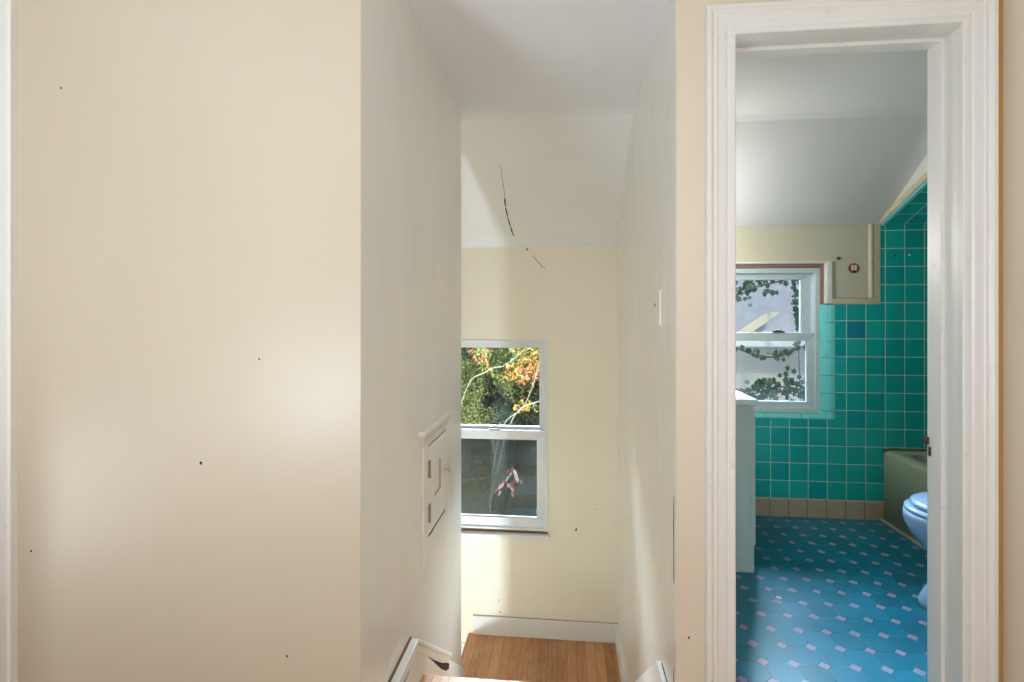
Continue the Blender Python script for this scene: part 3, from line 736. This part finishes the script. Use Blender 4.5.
for y0_ in (2.30, 2.46): shift(MB().box(1.86, 1.90, y0_, y0_+.04, .392, .43), T).build('hinge', M['porcelain'], to, bevel=.005)
shift(MB().box(1.925, 2.100, 2.17, 2.63-.06, .40, .74), T).build('tank', M['porcelain'], to, bevel=.02, seg=4)
shift(MB().box(1.915, 2.104, 2.16, 2.575, .742, .775), T).build('tank_lid', M['porcelain'], to, bevel=.01, seg=3)
shift(MB().tube([(1.925, 2.22, .69), (1.905, 2.22, .69), (1.905, 2.30, .685)], .007), T).build('flush_handle', M['metal'], to)

# bathtub in the tiled alcove
tb = root_at('bathtub', (2.64, 2.99, 0))
tag(tb, 'old built-in bathtub with a dull olive end, in the teal tiled alcove', 'bathtub')
B_ = tb.location
def rr(x0, x1, y0, y1, r, z, n=6):
    out = []
    for cx, cy, a0 in ((x1-r, y1-r, 0), (x0+r, y1-r, PI/2), (x0+r, y0+r, PI), (x1-r, y0+r, 1.5*PI)):
        for k in range(n): a = a0+PI/2*k/(n-1); out.append((cx+r*math.cos(a), cy+r*math.sin(a), z))
    return out
TX0, TX1, TY0, TY1 = 1.885, 3.388, 2.632, 3.367
rings = [rr(TX0, TX1, TY0, TY1, .012, .001), rr(TX0, TX1, TY0, TY1, .012, .375), rr(TX0-.002, TX1, TY0, TY1, .02, .400), rr(TX0, TX1, TY0, TY1, .03, .415), rr(TX0+.012, TX1-.01, TY0+.01, TY1-.004, .04, .424),
         rr(TX0+.07, TX1-.06, TY0+.06, TY1-.05, .10, .424), rr(TX0+.085, TX1-.075, TY0+.075, TY1-.065, .10, .412), rr(TX0+.12, TX1-.16, TY0+.11, TY1-.10, .12, .20), rr(TX0+.20, TX1-.24, TY0+.16, TY1-.15, .12, .09)]
shift(MB().loft(rings), B_).build('tub_body', M['tub'], tb, smooth=True, )
shift(MB().box(TX0-.004, TX0+.012, TY1-.02, TY1+.001, .425, .435).box(TX0, TX1, TY1-.006, TY1+.002, .424, .432), B_).build('sealant', M['caulk'], tb, bevel=.002)
MB().prism([(YF-.003, 0), (2.64, 0), (2.64, .010), (YF-.003, .010)], 'x', 1.872, 1.886).build('trim_15', M['tub'], kind='structure')
o = MB().tube([(.924, 2.02, 0), (.924, 2.02, .002)], .009, 10).build('bottle_cap_disc', M['white'])
bpy.data.objects.remove(o)
d_ = MB(); n = 14
d_.loft([[(0.920+r*math.cos(2*PI*k/n), 2.401+r*math.sin(2*PI*k/n), z) for k in range(n)] for r, z in ((.011, .0005), (.011, .003), (.005, .003), (.005, .0008))])
tag(d_.build('washer', M['white']), 'tiny white washer lying on the blue bathroom floor', 'washer')

# ------------------------------------------------------------------ outside
MB().box(-14, 16, YF+.2, 24, -3.2, -3.0).build('ground', M['soil'], kind='structure')
def leaves(mb, cx, cy, cz, rx, ry, rz, n, size, seed, matidx=lambda p: 0, shell=.25):
    rnd = random.Random(seed)
    for _ in range(n):
        while True:
            p = Vector((rnd.uniform(-1, 1), rnd.uniform(-1, 1), rnd.uniform(-1, 1)))
            if shell < p.length < 1: break
        q = Vector((cx+p.x*rx, cy+p.y*ry, cz+p.z*rz))
        if noise.noise(q*2.1) < -.28: continue
        s = size*rnd.uniform(.6, 1.4)
        nrm = Vector((rnd.gauss(0, 1), rnd.gauss(-.6, 1), rnd.gauss(.5, 1))).normalized()
        u = nrm.orthogonal().normalized(); ang = rnd.uniform(0, 2*PI)
        u = (Matrix.Rotation(ang, 3, nrm) @ u); v = nrm.cross(u)
        mb.cur = matidx(q)
        b = len(mb.v)
        mid = nrm*s*.12
        mb.v += [tuple(q-u*s), tuple(q+v*s*.42+mid), tuple(q+u*s), tuple(q-v*s*.42+mid)]
        mb.face([b, b+1, b+2]); mb.face([b, b+2, b+3])
    mb.cur = 0
def tree(name, x, y, parts, mats, fn, label, size, seed, trunk):
    r = root_at(name, (x, y, -3.0)); tag(r, label, 'tree', 'trees outside the stair window')
    m = MB()
    for i, (cx, cy, cz, rx, ry, rz, n) in enumerate(parts): leaves(m, cx-x, cy-y, cz+3, rx, ry, rz, n, size, seed+i, lambda q: fn(q+Vector((x, y, -3))))
    o = m.build('foliage', mats, r, recalc=False)
    o['kind'] = 'stuff'
    t = MB(); rnd = random.Random(seed)
    t.tube(smoothpath([(0, 0, 0), (.05, .02, 1.2), (-.03, 0, 2.6), (.04, .05, 4.0)]), [.045-.0015*i for i in range(19)], 8)
    for _ in range(trunk):
        z = rnd.uniform(1.2, 3.6); a = rnd.uniform(0, 2*PI); l = rnd.uniform(.5, 1.1)
        t.tube(smoothpath([(0, 0, z), (l*.5*math.cos(a), l*.5*math.sin(a), z+l*.35), (l*math.cos(a), l*math.sin(a), z+l*.9)]), [.009-.0005*i for i in range(13)], 5)
    t.build('trunk', M['darkbark'], r)
    return r
gold = lambda q: 1 if noise.noise(q*1.7+Vector((3, 1, 0))) > .05 else 0
tree('maple_tree', .05, 5.35, [(-.42, 5.35, 1.0, .62, .42, .50, 5600), (.25, 5.35, 1.3, .6, .45, .6, 5000), (-.40, 5.25, .27, .14, .12, .11, 420)], [M['leafgreen'], M['leafgold'], M['leafred']],
     lambda q: (2 if noise.noise(q*2.6) > .36 and q.x < .1 else (1 if noise.noise(q*5.3+Vector((3, 1, 0))) > -.02 else 0)),
     'autumn maple with gold and reddish leaves, right side of the stair window view', .021, 11, 7)
tree('green_tree', -1.1, 6.25, [(-1.18, 6.25, .72, .62, .4, .9, 13000), (-1.1, 6.25, -.6, .8, .4, .8, 7000)], [M['leafgreen'], M['leafdark']],
     lambda q: 1 if noise.noise(q*1.4+Vector((0, 5, 2))) > .12 else 0,
     'leafy light green tree filling the left of the stair window view', .020, 31, 6)
tree('dark_evergreen', -.6, 7.5, [(-.7, 7.5, .3, 1.5, .7, 1.6, 15000), (-1.6, 7.5, 1.6, 1.6, .7, 1.6, 6000)], [M['leafdark'], M['leafgreen']],
     lambda q: 1 if noise.noise(q*2.2) > .3 else 0, 'dark green evergreen standing behind the two lighter trees', .034, 51, 5)
# backing hedge far behind
m = MB(); leaves(m, -2.6, 9.6, .2, 3.2, .6, 3.0, 24000, .115, 77, lambda q: 0)
tag(m.build('hedge', M['leafdark'], recalc=False), 'dark dense hedge far behind the trees outside the stair window', 'hedge', kind='stuff')
# bare pale branches crossing the upper pane
for i, (pts, lab) in enumerate(((((-.85, 4.9, -2.98), (-.75, 4.75, -1.2), (-.62, 4.72, .10), (-.38, 4.72, .42), (-.25, 4.70, .80), (-.20, 4.72, 1.15)), 'pale bare branch rising at the right of the upper stair pane'),
                                (((-.95, 4.8, -2.98), (-.8, 4.7, -1.2), (-.52, 4.66, .22), (-.2, 4.66, .50), (.05, 4.66, .82), (.2, 4.66, 1.2)), 'pale bare branch slanting to the lower right corner of the upper stair pane'),
                                (((-1.4, 4.9, -2.98), (-1.2, 4.8, -1.0), (-.95, 4.72, .45), (-.72, 4.72, .72), (-.55, 4.72, .78), (-.35, 4.74, .95)), 'thin pale twig bending across the middle of the upper stair pane'))):
    tag(MB().tube(smoothpath(pts), [.0058-.00014*j for j in range(len(smoothpath(pts)))], 6).build('bare_branch', M['bark']), lab, 'branch')
br = MB().tube(smoothpath([(-.77, YF+.094, .118), (-.70, YF+.094, .126), (-.62, YF+.094, .130), (-.544, YF+.094, .146), (-.443, YF+.094, .202), (-.363, YF+.094, .317)]), [.0014+.00005*j for j in range(31)], 6)
tag(br.build('dark_twig', M['darkbark']), 'thin dark twig curving behind the lower pane of the stair window', 'twig')
# red and white dead leaves hanging against the outside of the lower pane
rl = MB(); rnd = random.Random(5)
def bigleaf(mb, p, u, w_, s, idx):
    mb.cur = idx; u = Vector(u).normalized(); v = u.cross(Vector((0, -1, 0))).normalized()
    ring = []
    for t, wd in ((0, .05), (.2, .5), (.42, .62), (.7, .38), (1, .02)): ring.append((t, wd))
    L_ = [Vector(p)+u*s*t+v*s*w_*wd+Vector((0, -.012*math.sin(t*3), 0)) for t, wd in ring]
    R_ = [Vector(p)+u*s*t-v*s*w_*wd+Vector((0, .008*math.sin(t*4), 0)) for t, wd in ring]
    b = len(mb.v); mb.v += [tuple(a) for a in L_+R_]; n_ = len(ring)
    for i in range(n_-1): mb.face([b+i, b+i+1, b+n_+i+1, b+n_+i])
rp = (-.362, YF+.088, .22)
for dx, dz, s, u, idx in ((.0, .01, .085, (.15, 0, -1), 0), (-.015, .0, .075, (-.4, 0, -.9), 0), (.02, -.03, .085, (.25, 0, -1), 1), (-.02, -.05, .07, (-.5, 0, -1), 1), (-.045, -.075, .075, (-.7, 0, -.9), 0),
                          (-.065, -.10, .08, (-.55, 0, -1), 1), (.0, -.08, .10, (.1, 0, -1), 0), (.01, -.13, .075, (-.15, 0, -1), 0), (-.095, -.13, .07, (-.5, 0, -1), 0), (.035, -.055, .06, (.1, 0, -1), 1), (-.03, -.10, .05, (.2, 0, -1), 1)):
    bigleaf(rl, (rp[0]+dx, rp[1]+rnd.uniform(-.004, .004), rp[2]+dz), u, .30, s*.72, idx)
    bigleaf(rl, (rp[0]+dx+rnd.uniform(-.02, .02), rp[1]+rnd.uniform(-.004, .004), rp[2]+dz-.02), (u[0]+rnd.uniform(-.5, .5), 0, u[2]), .26, s*.6, 1-idx)
rl.cur = 2; rl.tube(smoothpath([(-.372, YF+.088, .30), (-.376, YF+.088, .22), (-.39, YF+.088, .12)]), .0015, 5)
tag(rl.build('dead_leaf_cluster', [plain('dry_red_leaf', lin(150, 78, 70), .7), plain('bleached_leaf', lin(222, 196, 188), .7), M['darkbark']], recalc=False),
    'cluster of dried red and whitish leaves hanging behind the lower stair pane', 'leaves')

# neighbouring house seen through the bathroom window
nh = root_at('neighbour_house', (2.6, 7.4, -3.0)); tag(nh, 'pale neighbouring house with grey roof outside the bathroom window', 'house')
N = nh.location
shift(MB().box(1.15, 6.5, 6.6, 9.0, -3.0, .98), N).build('wall', M['stucco'], nh)
shift(MB().prism([(6.35, .92), (6.35, 1.0), (7.9, 3.0), (9.3, 1.0), (9.3, .92)], 'x', 1.0, 6.8), N).build('roof', M['shingle'], nh)
shift(MB().box(1.0, 6.8, 6.30, 6.36, .86, .98), N).build('gutter', M['vinyl'], nh, bevel=.01)
bd = MB().prism([(1.90, 1.005), (2.07, 1.005), (2.42, 1.26), (2.28, 1.27)], 'y', 6.262, 6.30).build('leaning_board', plain('raw_board', lin(196, 186, 166), .7))
tag(bd, 'light wooden board slanting outside the upper bathroom pane', 'board')
def vine(label, pts, n, spread, size, seed, rad=.008, zmin=-9):
    r = root_at('ivy_vine', pts[0]); tag(r, label, 'vine', 'vines outside the bathroom window')
    sp_ = smoothpath(pts); o0 = Vector(pts[0])
    MB().tube([p-o0 for p in sp_], rad, 5).build('stem', M['darkbark'], r)
    m = MB(); rnd = random.Random(seed)
    for _ in range(n):
        p = rnd.choice([v for v in sp_ if v.z > zmin])-o0
        q = p+Vector((rnd.gauss(0, spread), rnd.gauss(0, spread*.5), rnd.gauss(0, spread)))
        s = size*rnd.uniform(.6, 1.3); a = rnd.uniform(0, 2*PI); til = rnd.uniform(-.5, .5)
        ring = []
        for k in range(10):
            rr_ = s*(1 if k % 2 == 0 else .62); b_ = a+2*PI*k/10
            ring.append((q.x+rr_*math.cos(b_), q.y+rr_*math.cos(b_)*til, q.z+rr_*math.sin(b_)))
        m.poly(ring)
    m.build('leaves', M['ivy'], r, recalc=False)['kind'] = 'stuff'
Yv = 5.6
vine('ivy strand looping across the top of the lower bathroom pane', [(1.55, Yv, 1.02), (1.80, Yv, .86), (2.1, Yv, .80), (2.35, Yv, .90), (2.6, Yv, 1.0)], 60, .025, .028, 3)
vine('leafy ivy mass in the lower left of the bathroom window', [(1.45, Yv, -2.98), (1.5, Yv, -.9), (1.65, Yv, .30), (1.9, Yv, .42), (2.2, Yv, .50), (2.55, Yv, .42), (2.8, Yv, .40)], 190, .075, .034, 4, zmin=.25)
vine('ivy climbing diagonally up the right of the lower bathroom pane', [(2.7, Yv-.35, .15), (2.62, Yv-.35, .40), (2.40, Yv-.35, .62), (2.5, Yv-.35, .78), (2.62, Yv-.35, .86)], 150, .08, .034, 5)
vine('ivy stem hanging along the right edge of the upper bathroom pane', [(2.62, 6.0, -2.98), (2.56, 6.0, -.8), (2.50, 6.0, .95), (2.49, 6.0, 1.15), (2.47, 6.0, 1.4), (2.45, 6.0, 1.65)], 60, .016, .026, 6, rad=.005, zmin=.9)
vine('ivy trailing at the upper left of the bathroom window', [(1.3, Yv, 1.2), (1.5, Yv, 1.35), (1.75, Yv, 1.48), (2.1, Yv, 1.56), (2.4, Yv, 1.66)], 150, .06, .03, 7)
